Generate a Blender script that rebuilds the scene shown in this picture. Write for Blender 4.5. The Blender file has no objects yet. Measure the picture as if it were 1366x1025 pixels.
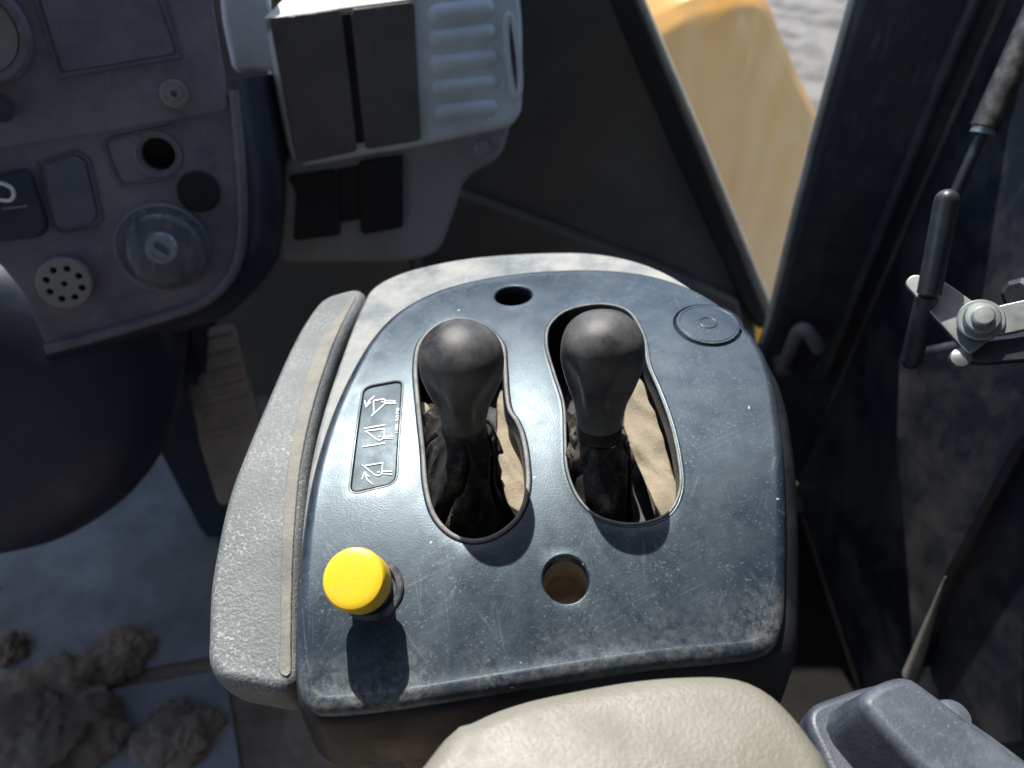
import bpy, bmesh, math, random
import numpy as np
from math import sin, cos, pi, radians, sqrt
from mathutils import Vector, Matrix, noise
from mathutils.geometry import delaunay_2d_cdt

random.seed(7)
scene = bpy.context.scene
col = scene.collection

# ------------------------------------------------------------------ camera
CAM = Vector((0.0, -0.283, 0.31))
PITCH = radians(45)
FPX = 1000.0                                  # focal length in photo pixels (photo 1366 x 1025)
cd = bpy.data.cameras.new('camera')
cam = bpy.data.objects.new('camera', cd)
col.objects.link(cam)
cam.location = CAM
cam.rotation_euler = (PITCH, 0, 0)
cd.sensor_width = 36.0
cd.lens = 36.0 * FPX / 1366.0
cd.clip_start = 0.01
cd.clip_end = 500
cd.dof.use_dof = True
cd.dof.focus_distance = 0.385
cd.dof.aperture_fstop = 6.5
scene.camera = cam

# ------------------------------------------------------------------ light
SUN_EL, SUN_AZ = radians(57.5), radians(-20)    # azimuth from +Y, negative = towards -X
w = bpy.data.worlds.new('World')
scene.world = w
w.use_nodes = True
nt = w.node_tree
bg = nt.nodes['Background']
sky = nt.nodes.new('ShaderNodeTexSky')
sky.sky_type = 'NISHITA'
sky.sun_disc = False
sky.sun_elevation = SUN_EL
sky.sun_rotation = SUN_AZ
nt.links.new(sky.outputs[0], bg.inputs[0])
bg.inputs[1].default_value = 0.15
sl = bpy.data.lights.new('sun', 'SUN')
sl.energy = 4.2
sl.angle = radians(0.53)
sl.color = (1.0, 0.965, 0.90)
so = bpy.data.objects.new('sun', sl)
col.objects.link(so)
sdir = Vector((sin(SUN_AZ) * cos(SUN_EL), cos(SUN_AZ) * cos(SUN_EL), sin(SUN_EL)))
so.rotation_euler = sdir.to_track_quat('Z', 'Y').to_euler()
so.location = sdir * 5
scene.view_settings.view_transform = 'Standard'
scene.view_settings.look = 'None'
scene.view_settings.gamma = 1
scene.view_settings.exposure = 0.9

# ------------------------------------------------------------------ pixel -> ray helpers
FW = Vector((0, cos(PITCH), -sin(PITCH)))
UP = Vector((0, sin(PITCH), cos(PITCH)))
RT = Vector((1, 0, 0))


def ray(px, py):
    return FW + RT * ((px - 683) / FPX) + UP * ((512.5 - py) / FPX)


def atd(px, py, t):
    return CAM + ray(px, py) * t


class Plane:
    """a flat working plane with its own u, v, n axes"""
    def __init__(s, p0, n, up=Vector((0, 0, 1))):
        s.p = Vector(p0)
        s.n = Vector(n).normalized()
        s.u = Vector(up).cross(s.n).normalized()
        s.v = s.n.cross(s.u).normalized()

    def px(s, x, y):
        d = ray(x, y)
        t = (s.p - CAM).dot(s.n) / d.dot(s.n)
        q = CAM + d * t - s.p
        return Vector((q.dot(s.u), q.dot(s.v)))

    def map(s, a, b, c=0.0):
        return s.p + s.u * a + s.v * b + s.n * c

    def pt(s, x, y, c=0.0):
        q = s.px(x, y)
        return s.map(q.x, q.y, c)

    def off(s, c):
        q = Plane(s.p + s.n * c, s.n)
        q.u, q.v = s.u, s.v
        return q


YAW = radians(8)
KC = 0.96


def h(x, y):
    s = y * cos(YAW) - x * sin(YAW) - 0.042
    q = x * cos(YAW) + y * sin(YAW) - 0.03
    e = 0.095
    if s > e:                                  # the far end falls away evenly
        return -KC * (e * e + 2 * e * (s - e)) - 0.14 * q * q + 0.05 * x
    return -KC * s * s - 0.14 * q * q + 0.05 * x


class Surf:
    """the domed console surface, dz metres above its top skin"""
    def __init__(s, dz=0.0):
        s.dz = dz

    def px(s, x, y):
        d = ray(x, y)
        t = 0.4
        for _ in range(40):
            p = CAM + d * t
            t += (p.z - (h(p.x, p.y) + s.dz)) / -d.z * 0.8
        p = CAM + d * t
        return Vector((p.x, p.y))

    def map(s, a, b, c=0.0):
        return Vector((a, b, h(a, b) + s.dz + c))

    def pt(s, x, y, c=0.0):
        q = s.px(x, y)
        return s.map(q.x, q.y, c)


def hnormal(x, y):
    e = 1e-4
    return Vector((-(h(x + e, y) - h(x - e, y)) / (2 * e), -(h(x, y + e) - h(x, y - e)) / (2 * e), 1)).normalized()


# ------------------------------------------------------------------ 2-D curves
def catmull(pts, closed=True, n=10):
    out = []
    N = len(pts)
    rng = N if closed else N - 1
    for i in range(rng):
        if closed:
            p = [pts[(i + k - 1) % N] for k in range(4)]
        else:
            p = [pts[max(0, min(N - 1, i + k - 1))] for k in range(4)]
        for j in range(n):
            t = j / n
            out.append(0.5 * ((2 * p[1]) + (p[2] - p[0]) * t + (2 * p[0] - 5 * p[1] + 4 * p[2] - p[3]) * t * t
                              + (3 * p[1] - p[0] - 3 * p[2] + p[3]) * t ** 3))
    if not closed:
        out.append(pts[-1].copy())
    return out


def resample(pts, ds, closed=True):
    P = pts + ([pts[0]] if closed else [])
    L = [0]
    for a, b in zip(P, P[1:]):
        L.append(L[-1] + (b - a).length)
    n = max(8 if closed else 2, int(L[-1] / ds))
    out, j = [], 0
    for i in range(n if closed else n + 1):
        t = L[-1] * i / n
        while j < len(L) - 2 and L[j + 1] < t:
            j += 1
        f = (t - L[j]) / max(1e-9, L[j + 1] - L[j])
        out.append(P[j].lerp(P[j + 1], min(1, f)))
    return out


def area(l):
    return sum(l[i - 1].x * l[i].y - l[i].x * l[i - 1].y for i in range(len(l))) / 2


def ccw(l):
    return l if area(l) > 0 else l[::-1]


def loop(surf, pxs, ds=0.003, smooth=True, corner=0.0):
    p = [surf.px(*q) for q in pxs]
    if smooth:
        p = catmull(p)
        p = resample(p, ds)
    elif corner:
        p = resample(round_corners(p, corner), ds)
    return ccw(p)


def round_corners(p, r, n=6):
    out = []
    N = len(p)
    for i in range(N):
        a, b, c = p[i - 1], p[i], p[(i + 1) % N]
        d1, d2 = (a - b), (c - b)
        rr = min(r, d1.length * 0.45, d2.length * 0.45)
        s, e = b + d1.normalized() * rr, b + d2.normalized() * rr
        for k in range(n + 1):
            t = k / n
            out.append(s * (1 - t) ** 2 + b * 2 * t * (1 - t) + e * t * t)
    return out


def circle(c, r, n=48, ry=None, rot=0):
    ry = ry or r
    return [Vector((c[0] + r * cos(a) * cos(rot) - ry * sin(a) * sin(rot),
                    c[1] + r * cos(a) * sin(rot) + ry * sin(a) * cos(rot)))
            for a in [2 * pi * i / n for i in range(n)]]


def normals(l):
    N = len(l)
    out = []
    for i in range(N):
        t = (l[(i + 1) % N] - l[i - 1]).normalized()
        out.append(Vector((t.y, -t.x)))
    return out


def offset(l, d):
    nn = normals(l)
    return [p + n * d for p, n in zip(l, nn)]


def inside(p, l):
    c = False
    x, y = p[0], p[1]
    for i in range(len(l)):
        a, b = l[i - 1], l[i]
        if (a.y > y) != (b.y > y) and x < (b.x - a.x) * (y - a.y) / (b.y - a.y) + a.x:
            c = not c
    return c


def inside_np(P, l):
    A = np.array([(p.x, p.y) for p in l])
    c = np.zeros(len(P), bool)
    for i in range(len(A)):
        a, b = A[i - 1], A[i]
        if a[1] == b[1]:
            continue
        m = (a[1] > P[:, 1]) != (b[1] > P[:, 1])
        c ^= m & (P[:, 0] < (b[0] - a[0]) * (P[:, 1] - a[1]) / (b[1] - a[1]) + a[0])
    return c


def mindist(p, l):
    return min((p - q).length for q in l)


# ------------------------------------------------------------------ objects
def finish(name, verts, faces, material, parent=None, sharp=40, smooth=True, fixn=True):
    me = bpy.data.meshes.new(name)
    me.from_pydata([tuple(v) for v in verts], [], faces)
    if fixn:
        bm = bmesh.new()
        bm.from_mesh(me)
        bmesh.ops.recalc_face_normals(bm, faces=bm.faces)
        bm.to_mesh(me)
        bm.free()
    if smooth:
        for p in me.polygons:
            p.use_smooth = True
        me.set_sharp_from_angle(angle=radians(sharp))
    me.materials.append(material)
    o = bpy.data.objects.new(name, me)
    col.objects.link(o)
    if parent:
        o.parent = parent
        g = Vector(parent.get('_base', (0, 0, 0)))
        if parent.type == 'EMPTY':
            o.matrix_parent_inverse = Matrix.Translation(-g)
        o['_base'] = tuple(g)
    return o


def thing(name, label, cat, base, group=None):
    o = bpy.data.objects.new(name, None)
    o.empty_display_size = 0.02
    o.location = base
    o['_base'] = tuple(base)
    col.objects.link(o)
    tag(o, label, cat, group)
    return o


def tag(o, label, cat, group=None):
    o['label'] = label
    o['category'] = cat
    if group:
        o['group'] = group
    return o


def structure(o):
    o['kind'] = 'structure'
    return o


def skin(surf, outline, holes=(), rim=(), hole_rims=(), grid=0.006, dish=None, zend=None):
    """triangulated skin on a surface with holes; rims are lists of (outward offset, height) rings.
    returns verts, faces"""
    V2 = list(outline)
    E = [(i, (i + 1) % len(outline)) for i in range(len(outline))]
    for hl in holes:
        b = len(V2)
        V2 += hl
        E += [(b + i, b + (i + 1) % len(hl)) for i in range(len(hl))]
    xs = [p.x for p in outline]
    ys = [p.y for p in outline]
    if grid:
        nx = int((max(xs) - min(xs)) / grid)
        ny = int((max(ys) - min(ys)) / grid)
        G = np.array([(min(xs) + (i + 0.5 * (j % 2)) * grid, min(ys) + j * grid) for i in range(nx + 1) for j in range(ny + 1)])
        ok = inside_np(G, outline)
        for hl in holes:
            ok &= ~inside_np(G, hl)
        G = G[ok]
        bl = np.array([(p.x, p.y) for p in V2])
        if len(G):
            dm = np.sqrt(((G[:, None, :] - bl[None, :, :]) ** 2).sum(2)).min(1)
            V2 += [Vector((a, b)) for a, b in G[dm > grid * 0.55]]
    r = delaunay_2d_cdt(V2, E, [], 0, 1e-7)
    v, f, orig = r[0], r[2], r[3]
    verts = []
    for p in v:
        verts.append(surf.map(p.x, p.y, dish(p) if dish else 0.0))
    va = np.array([(p.x, p.y) for p in v])
    fa = np.array(f)
    cen = va[fa].mean(1)
    ok = inside_np(cen, outline)
    for hl in holes:
        ok &= ~inside_np(cen, hl)
    faces = [tuple(int(q) for q in t) for t in fa[ok]]
    back = {}
    for k, o in enumerate(orig):
        for q in o:
            back[q] = k

    def rings(lp, base, rl, sgn):
        nn = normals(lp)
        prev = [back[base + i] for i in range(len(lp))]
        if rl and rl[0][0] > 0 and abs(rl[0][1]) < 0.01:
            rl = [(min(0.0004, rl[0][0] * 0.5), 0.0)] + list(rl)
        for (d, z) in rl:
            cur = []
            for i, p in enumerate(lp):
                q = p + nn[i] * d * sgn
                m = surf.map(p.x, p.y, z) if not isinstance(surf, Plane) else surf.map(q.x, q.y, z)
                if not isinstance(surf, Plane):
                    m = Vector((q.x, q.y, m.z))
                if z <= -9:
                    m.z = zend
                verts.append(m)
                cur.append(len(verts) - 1)
            for i in range(len(lp)):
                j = (i + 1) % len(lp)
                faces.append((prev[i], prev[j], cur[j], cur[i]))
            prev = cur
    rings(outline, 0, rim, 1)
    b = len(outline)
    for hl, hr in zip(holes, hole_rims):
        rings(hl, b, hr, -1)
        b += len(hl)
    return verts, faces


def roll(r, depth, n=5, flare=0.0):
    out = [(r * sin(a), -r * (1 - cos(a))) for a in [pi / 2 * (i + 1) / n for i in range(n)]]
    out.append((r + flare, -r - depth))
    return out


def slab(name, surf, pxs, thick, bev, material, parent=None, corner=0.006, smooth=False, grid=None, holes=(), hole_rims=(), ds=0.004, dish=None):
    """rounded plate lying on a plane, its front on the plane, back `thick` behind it"""
    lp = loop(surf, pxs, ds, smooth, corner)
    lp = offset(lp, -bev)
    rm = roll(bev, max(0.0005, thick - bev), 4)
    v, f = skin(surf, lp, holes, rm, hole_rims, grid, dish)
    n = len(lp)
    # close the back with a fan
    last = [len(v) - n + i for i in range(n)] if not holes else None
    if last:
        v.append(sum((v[i] for i in last), Vector()) / n)
        c = len(v) - 1
        f += [(last[i], last[(i + 1) % n], c) for i in range(n)]
    return finish(name, v, f, material, parent)


def pillow(name, surf, lp, prof, material, parent=None, wob=0.0, wscale=20):
    """rings inset from a loop: prof = list of (inset fraction, height)"""
    n = len(lp)
    c = sum(lp, Vector((0, 0))) / n
    v, f = [], []
    for k, (fr, z) in enumerate(prof):
        for p in lp:
            q = p.lerp(c, fr)
            m = surf.map(q.x, q.y, z)
            if wob:
                m = m + Vector((0, 0, 1)) * noise.noise(m * wscale) * wob
            v.append(m)
        if k:
            for i in range(n):
                j = (i + 1) % n
                f.append(((k - 1) * n + i, (k - 1) * n + j, k * n + j, k * n + i))
    v.append(surf.map(c.x, c.y, prof[-1][1]))
    b = (len(prof) - 1) * n
    f += [(b + i, b + (i + 1) % n, len(v) - 1) for i in range(n)]
    return finish(name, v, f, material, parent, 60)


def frame_of(n):
    n = Vector(n).normalized()
    a = Vector((1, 0, 0)) if abs(n.x) < 0.8 else Vector((0, 1, 0))
    u = (a - n * a.dot(n)).normalized()
    return u, n.cross(u), n


def lathe(name, p0, axis, prof, material, parent=None, n=48, fn=None, sharp=35):
    """prof = list of (radius, height); radius 0 closes the end"""
    u, v_, a = frame_of(axis)
    p0 = Vector(p0)
    v, f = [], []
    for k, (r, z) in enumerate(prof):
        for i in range(n):
            t = 2 * pi * i / n
            rr = r * (fn(t, z) if fn else 1)
            v.append(p0 + a * z + (u * cos(t) + v_ * sin(t)) * rr)
        if k:
            for i in range(n):
                j = (i + 1) % n
                f.append(((k - 1) * n + i, (k - 1) * n + j, k * n + j, k * n + i))
    for k in (0, len(prof) - 1):
        f.append(tuple(k * n + i for i in range(n)))
    return finish(name, v, f, material, parent, sharp)


def tube(name, pts, r, material, parent=None, n=12, caps=True, sm=0, closed=False):
    pts = [Vector(p) for p in pts]
    if sm:
        pts = catmull(pts, closed, sm)
    rs = r if isinstance(r, (list, tuple)) else [r] * len(pts)
    if len(rs) != len(pts):
        rs = [rs[0] + (rs[-1] - rs[0]) * i / (len(pts) - 1) for i in range(len(pts))]
    v, f = [], []
    N = len(pts)
    up = None
    for k in range(N):
        if closed:
            t = (pts[(k + 1) % N] - pts[k - 1]).normalized()
        else:
            t = (pts[min(N - 1, k + 1)] - pts[max(0, k - 1)]).normalized()
        if up is None:
            up = frame_of(t)[0]
        up = (up - t * up.dot(t)).normalized()
        s = t.cross(up)
        for i in range(n):
            a = 2 * pi * i / n
            v.append(pts[k] + (up * cos(a) + s * sin(a)) * rs[k])
    for k in range(N if closed else N - 1):
        k2 = (k + 1) % N
        for i in range(n):
            j = (i + 1) % n
            f.append((k * n + i, k * n + j, k2 * n + j, k2 * n + i))
    if caps and not closed:
        f.append(tuple(range(n)))
        f.append(tuple((N - 1) * n + i for i in range(n)))
    return finish(name, v, f, material, parent, 50)


def capsule_pts(a, b, r, k=5):
    """axis points and radii for a rod with a domed end at a"""
    a, b = Vector(a), Vector(b)
    d = (b - a).normalized()
    P, R = [], []
    for i in range(k):
        t = pi / 2 * i / k
        P.append(a + d * r * (1 - cos(t)))
        R.append(max(1e-4, r * sin(t)))
    P += [a + d * r, b]
    R += [r, r]
    return P, R


def box(name, lo, hi, material, parent=None, bev=0.004, rotz=0, about=None):
    bm = bmesh.new()
    bmesh.ops.create_cube(bm, size=1)
    lo, hi = Vector(lo), Vector(hi)
    for vv in bm.verts:
        vv.co = Vector(((lo.x + hi.x) / 2 + vv.co.x * (hi.x - lo.x), (lo.y + hi.y) / 2 + vv.co.y * (hi.y - lo.y),
                        (lo.z + hi.z) / 2 + vv.co.z * (hi.z - lo.z)))
    if bev:
        bmesh.ops.bevel(bm, geom=bm.edges[:], offset=bev, segments=3, affect='EDGES')
    if rotz:
        bmesh.ops.rotate(bm, verts=bm.verts, cent=about or (lo + hi) / 2, matrix=Matrix.Rotation(rotz, 3, 'Z'))
    v = [x.co.copy() for x in bm.verts]
    bm.verts.index_update()
    f = [tuple(x.index for x in fc.verts) for fc in bm.faces]
    bm.free()
    return finish(name, v, f, material, parent)


# ------------------------------------------------------------------ materials
def mat(name, base, rough=0.45, dust=None, damt=0.5, dscale=25, dlo=0.45, dhi=0.7, speck=0.0, sscale=900, sth=0.66,
        scratch=0.0, scr_scale=1.0, bump=0.0, bscale=700, spec=0.5, metal=0.0, var=0.25, vscale=8, rvar=0.12, coat=0.0,
        bump2=0.0, b2scale=60, speck_col=None, band=None, tint=None, chips=0.0):
    m = bpy.data.materials.new(name)
    m.use_nodes = True
    t = m.node_tree
    N, L = t.nodes, t.links
    bs = N['Principled BSDF']
    tc = N.new('ShaderNodeTexCoord')
    co = tc.outputs['Object']

    def nz(scale, detail=6, rough_=0.6, vec=None, dist=0.0):
        n = N.new('ShaderNodeTexNoise')
        n.inputs['Scale'].default_value = scale
        n.inputs['Detail'].default_value = detail
        n.inputs['Roughness'].default_value = rough_
        n.inputs['Distortion'].default_value = dist
        L.new(vec or co, n.inputs['Vector'])
        return n.outputs['Fac']

    def ramp(sock, lo, hi, a=0.0, b=1.0):
        n = N.new('ShaderNodeMapRange')
        n.inputs[1].default_value = lo
        n.inputs[2].default_value = hi
        n.inputs[3].default_value = a
        n.inputs[4].default_value = b
        L.new(sock, n.inputs[0])
        return n.outputs[0]

    def math_(op, a, b=None):
        n = N.new('ShaderNodeMath')
        n.operation = op
        for i, q in enumerate((a, b)):
            if q is None:
                continue
            if isinstance(q, (int, float)):
                n.inputs[i].default_value = q
            else:
                L.new(q, n.inputs[i])
        return n.outputs[0]

    def mix(fac, a, b):
        n = N.new('ShaderNodeMix')
        n.data_type = 'RGBA'
        for i, q in ((0, fac), (6, a), (7, b)):
            if isinstance(q, (int, float)):
                n.inputs[i].default_value = q
            elif isinstance(q, tuple):
                n.inputs[i].default_value = (*q, 1)
            else:
                L.new(q, n.inputs[i])
        return n.outputs[2]

    dark = tuple(c * (1 - var) for c in base)
    lite = tuple(min(1, c * (1 + var)) for c in base)
    c = mix(ramp(nz(vscale, 5), 0.3, 0.7), dark, lite)
    rsock = ramp(nz(vscale * 3, 6), 0.3, 0.7, max(0.02, rough - rvar), min(1, rough + rvar))
    if dust:
        dm = math_('MULTIPLY', ramp(nz(dscale, 10, 0.72), dlo, dhi), damt)
        c = mix(dm, c, dust)
        rsock = math_('ADD', rsock, math_('MULTIPLY', dm, 0.3))
    if band:                                    # rubbed, dusty margin along one edge of the part
        lo_, hi_, tilt = band
        sp = N.new('ShaderNodeSeparateXYZ')
        L.new(co, sp.inputs[0])
        e_ = math_('SUBTRACT', sp.outputs[1], math_('MULTIPLY', sp.outputs[0], tilt))
        bm_ = math_('MULTIPLY', ramp(e_, lo_, hi_), ramp(nz(240, 8, 0.8), 0.42, 0.62))
        bm_ = math_('MULTIPLY', bm_, ramp(nz(14, 3), 0.35, 0.6, 0.1, 0.8))
        c = mix(bm_, c, (0.24, 0.23, 0.20))
    if speck:
        sm_ = math_('MULTIPLY', ramp(nz(sscale, 3, 0.5), sth, sth + 0.06), speck)
        sm_ = math_('MULTIPLY', sm_, ramp(nz(30, 4), 0.4, 0.65, 0.15, 1.0))
        c = mix(sm_, c, speck_col or dust or (0.5, 0.48, 0.44))
    if scratch:
        for (rz, sx, sy, seed, th) in ((0.45, 5, 160, 0, 0.020), (-0.9, 7, 190, 3.3, 0.018), (1.75, 6, 150, 7.7, 0.016), (1.15, 8, 240, 12.1, 0.02)):
            mp = N.new('ShaderNodeMapping')
            mp.vector_type = 'TEXTURE'
            mp.inputs['Rotation'].default_value = (0, 0, rz)
            mp.inputs['Scale'].default_value = (1 / (sx * scr_scale), 1 / (sy * scr_scale), 1 / (sx * scr_scale))
            mp.inputs['Location'].default_value = (seed, seed * 2, seed)
            L.new(co, mp.inputs[0])
            nn = nz(1.0, 0.0, 0.5, mp.outputs[0], 0.0)
            line = ramp(math_('ABSOLUTE', math_('SUBTRACT', nn, 0.5)), 0.0, th, 1.0, 0.0)
            mask = ramp(nz(26 + seed, 3), 0.52, 0.66)
            lf = math_('MULTIPLY', math_('MULTIPLY', line, mask), scratch)
            c = mix(lf, c, (0.45, 0.47, 0.48))
    if chips:                                   # sparse pale nicks
        ck = math_('MULTIPLY', ramp(nz(230, 1, 0.4), 0.79, 0.82), chips)
        c = mix(ck, c, (0.6, 0.6, 0.58))
    if tint:
        bs.inputs['Specular Tint'].default_value = (*tint, 1)
    L.new(c, bs.inputs['Base Color'])
    L.new(rsock, bs.inputs['Roughness'])
    bs.inputs['Metallic'].default_value = metal
    bs.inputs['Specular IOR Level'].default_value = spec
    bs.inputs['Coat Weight'].default_value = coat
    hgt = None
    if bump:
        b = N.new('ShaderNodeBump')
        b.inputs['Strength'].default_value = bump
        b.inputs['Distance'].default_value = 0.001
        L.new(nz(bscale, 4), b.inputs['Height'])
        hgt = b
    if bump2:
        b = N.new('ShaderNodeBump')
        b.inputs['Strength'].default_value = bump2
        b.inputs['Distance'].default_value = 0.006
        L.new(nz(b2scale, 4), b.inputs['Height'])
        if hgt:
            L.new(hgt.outputs[0], b.inputs['Normal'])
        hgt = b
    if hgt:
        L.new(hgt.outputs[0], bs.inputs['Normal'])
    return m


M = {}
M['top'] = mat('black_scuffed_plastic', (0.009, 0.015, 0.025), 0.36, dust=(0.11, 0.13, 0.145), damt=0.36, dscale=24, dlo=0.42, dhi=0.85,
               speck=0.8, sscale=640, sth=0.61, scratch=0.11, bump=0.08, bscale=1000, rvar=0.05, vscale=30, var=0.1, band=(-0.108, -0.138, 0.14),
               spec=0.7, tint=(0.74, 0.91, 1.0), chips=0.6)
M['plate'] = mat('symbol_plate_plastic', (0.016, 0.025, 0.036), 0.46, dust=(0.12, 0.14, 0.15), damt=0.5, dscale=40, speck=0.4, sscale=600, bump=0.08,
                 spec=0.45, tint=(0.74, 0.9, 1.0))
M['shell'] = mat('dusty_grey_plastic', (0.12, 0.14, 0.15), 0.5, dust=(0.32, 0.315, 0.285), damt=0.8, dscale=30, dlo=0.36, dhi=0.62,
                 speck=0.4, scratch=0.25, bump=0.12, bscale=900)
M['pad'] = mat('grained_grey_pad', (0.115, 0.128, 0.13), 0.5, dust=(0.22, 0.22, 0.205), damt=0.6, dscale=18, speck=0.45, sscale=560,
               sth=0.56, bump=0.65, bscale=620, speck_col=(0.45, 0.46, 0.45))
M['strip'] = mat('dusty_beige_trim', (0.17, 0.16, 0.14), 0.7, dust=(0.31, 0.29, 0.24), damt=0.8, dscale=45, speck=0.4, sth=0.6, bump=0.6, bscale=420)
M['skirt'] = mat('black_side_plastic', (0.010, 0.012, 0.016), 0.5, spec=0.3, dust=(0.07, 0.07, 0.065), damt=0.3, dscale=24, bump=0.08, speck=0.3, sscale=600)
M['knob'] = mat('black_knob_rubber', (0.016, 0.016, 0.018), 0.38, spec=0.45, dust=(0.12, 0.117, 0.108), damt=0.7, dlo=0.38, dhi=0.62, dscale=30, speck=0.3, sscale=900, bump=0.14,
                bscale=1800, rvar=0.05)
M['boot'] = mat('black_lever_boot', (0.02, 0.019, 0.018), 0.8, spec=0.2, dust=(0.22, 0.185, 0.14), damt=0.65, dscale=45, dlo=0.5, dhi=0.72, bump=0.4, bscale=700)
M['tan'] = mat('dusty_tan_leather', (0.27, 0.225, 0.16), 0.85, dust=(0.16, 0.13, 0.095), damt=0.7, dscale=35, speck=0.3, speck_col=(0.08, 0.065, 0.05), sscale=600, bump=0.5, bscale=500)
M['yellow'] = mat('yellow_button_plastic', (0.82, 0.53, 0.016), 0.40, dust=(0.52, 0.38, 0.08), damt=0.35, dscale=45, var=0.04, bump=0.06, speck=0.25, speck_col=(0.3, 0.18, 0.02), sth=0.7)
M['rimwornlit'] = mat('worn_lit_lip', (0.20, 0.20, 0.185), 0.55, dust=(0.05, 0.06, 0.07), damt=0.8, dscale=70, bump=0.2)  # worn lip tone, also painted pale for edges that catch the light
M['collar'] = mat('worn_black_collar', (0.03, 0.033, 0.045), 0.4, dust=(0.3, 0.29, 0.28), damt=0.5, dscale=90)
M['symbol'] = mat('white_print', (0.85, 0.88, 0.88), 0.6, var=0.08, vscale=300)
M['dash'] = mat('dusty_charcoal_dash', (0.105, 0.107, 0.138), 0.48, dust=(0.27, 0.255, 0.265), damt=0.7, dscale=14, dlo=0.4, dhi=0.7, speck=0.3,
                sscale=500, scratch=0.12, bump=0.25, bscale=600)
M['dashblue'] = mat('glossy_dark_blue_plastic', (0.018, 0.027, 0.048), 0.42, dust=(0.10, 0.12, 0.15), damt=0.35, dscale=9, dlo=0.5, dhi=0.75, speck=0.3, sscale=160, sth=0.7)
M['switch'] = mat('switch_plastic', (0.08, 0.09, 0.12), 0.42, dust=(0.2, 0.2, 0.2), damt=0.4, dscale=40)
M['buzzer'] = mat('grey_buzzer_plastic', (0.22, 0.215, 0.205), 0.6, dust=(0.3, 0.28, 0.25), damt=0.5, dscale=60)
M['black'] = mat('deep_black', (0.006, 0.006, 0.007), 0.7)
M['grey'] = mat('light_grey_moulding', (0.58, 0.64, 0.69), 0.5, dust=(0.42, 0.40, 0.35), damt=0.35, dscale=12, bump=0.05)
M['greylow'] = mat('grey_lower_moulding', (0.24, 0.255, 0.265), 0.55, dust=(0.22, 0.205, 0.18), damt=0.5, dscale=12)
M['flap'] = mat('dark_brown_flap', (0.075, 0.07, 0.07), 0.35, dust=(0.17, 0.15, 0.125), damt=0.55, dscale=9, bump2=0.3, b2scale=18)
M['wall'] = mat('dark_grey_trim_wall', (0.10, 0.096, 0.09), 0.75, dust=(0.16, 0.145, 0.125), damt=0.4, dscale=8, bump=0.15)
M['seal'] = mat('black_rubber_seal', (0.010, 0.010, 0.011), 0.65)
M['mat'] = mat('black_shade_sheet', (0.012, 0.011, 0.010), 0.95, spec=0.1)
M['pale'] = mat('pale_edge_trim', (0.62, 0.62, 0.55), 0.6, dust=(0.2, 0.19, 0.16), damt=0.5, dscale=40)
M['pillar'] = mat('satin_black_pillar', (0.055, 0.063, 0.076), 0.40, dust=(0.20, 0.19, 0.16), damt=0.55, dscale=9, dlo=0.48, dhi=0.75, speck=0.35, sscale=140,
                  sth=0.72, scratch=0.2, scr_scale=0.5)
M['door'] = mat('dark_blue_door_trim', (0.018, 0.023, 0.034), 0.38, dust=(0.15, 0.14, 0.12), damt=0.55, dscale=12, speck=0.3, sscale=200, sth=0.7)
M['steel'] = mat('worn_zinc_steel', (0.42, 0.45, 0.44), 0.34, dust=(0.15, 0.145, 0.13), damt=0.45, dscale=50, metal=0.85, bump=0.05)
M['rod'] = mat('black_coated_rod', (0.022, 0.026, 0.03), 0.33, dust=(0.12, 0.14, 0.14), damt=0.3, dscale=30)
M['strut'] = mat('scuffed_black_strut', (0.02, 0.02, 0.022), 0.5, dust=(0.20, 0.19, 0.175), damt=0.4, dscale=55, dlo=0.5, dhi=0.66)
M['arm'] = mat('beige_grained_vinyl', (0.19, 0.182, 0.148), 0.42, dust=(0.15, 0.13, 0.10), damt=0.6, dscale=14, var=0.16, vscale=18, bump=0.55, bscale=560)
M['pod'] = mat('blue_grey_pod_plastic', (0.042, 0.053, 0.07), 0.42, dust=(0.20, 0.21, 0.22), damt=0.4, dscale=35, speck=0.6, sscale=700, sth=0.62, bump=0.2, bscale=800)
M['floor'] = mat('dusty_steel_floor', (0.23, 0.235, 0.25), 0.6, dust=(0.12, 0.10, 0.085), damt=0.8, dscale=7, dlo=0.42, dhi=0.68, bump2=0.3, b2scale=25)
M['mud'] = mat('dry_mud', (0.22, 0.17, 0.125), 0.95, dust=(0.08, 0.063, 0.05), damt=0.8, dscale=20, bump=0.8, bscale=120)
M['pedal'] = mat('muddy_brown_pedal', (0.33, 0.28, 0.24), 0.75, dust=(0.14, 0.12, 0.10), damt=0.7, dscale=25, bump=0.4, bscale=250)
M['paint'] = mat('yellow_machine_paint', (0.74, 0.34, 0.02), 0.38, dust=(0.72, 0.40, 0.09), damt=0.4, dscale=4, var=0.06)
M['gravel'] = mat('pale_gravel', (0.20, 0.19, 0.175), 0.9, dust=(0.055, 0.053, 0.05), damt=0.95, dscale=2.6, dlo=0.46, dhi=0.56, bump2=1.0, b2scale=4)
M['liner'] = mat('headliner', (0.36, 0.35, 0.34), 0.9)
M['roof'] = mat('dark_roof_lining', (0.06, 0.058, 0.055), 0.9)
M['chrome'] = mat('worn_chrome', (0.6, 0.62, 0.65), 0.25, metal=1.0)


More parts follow.
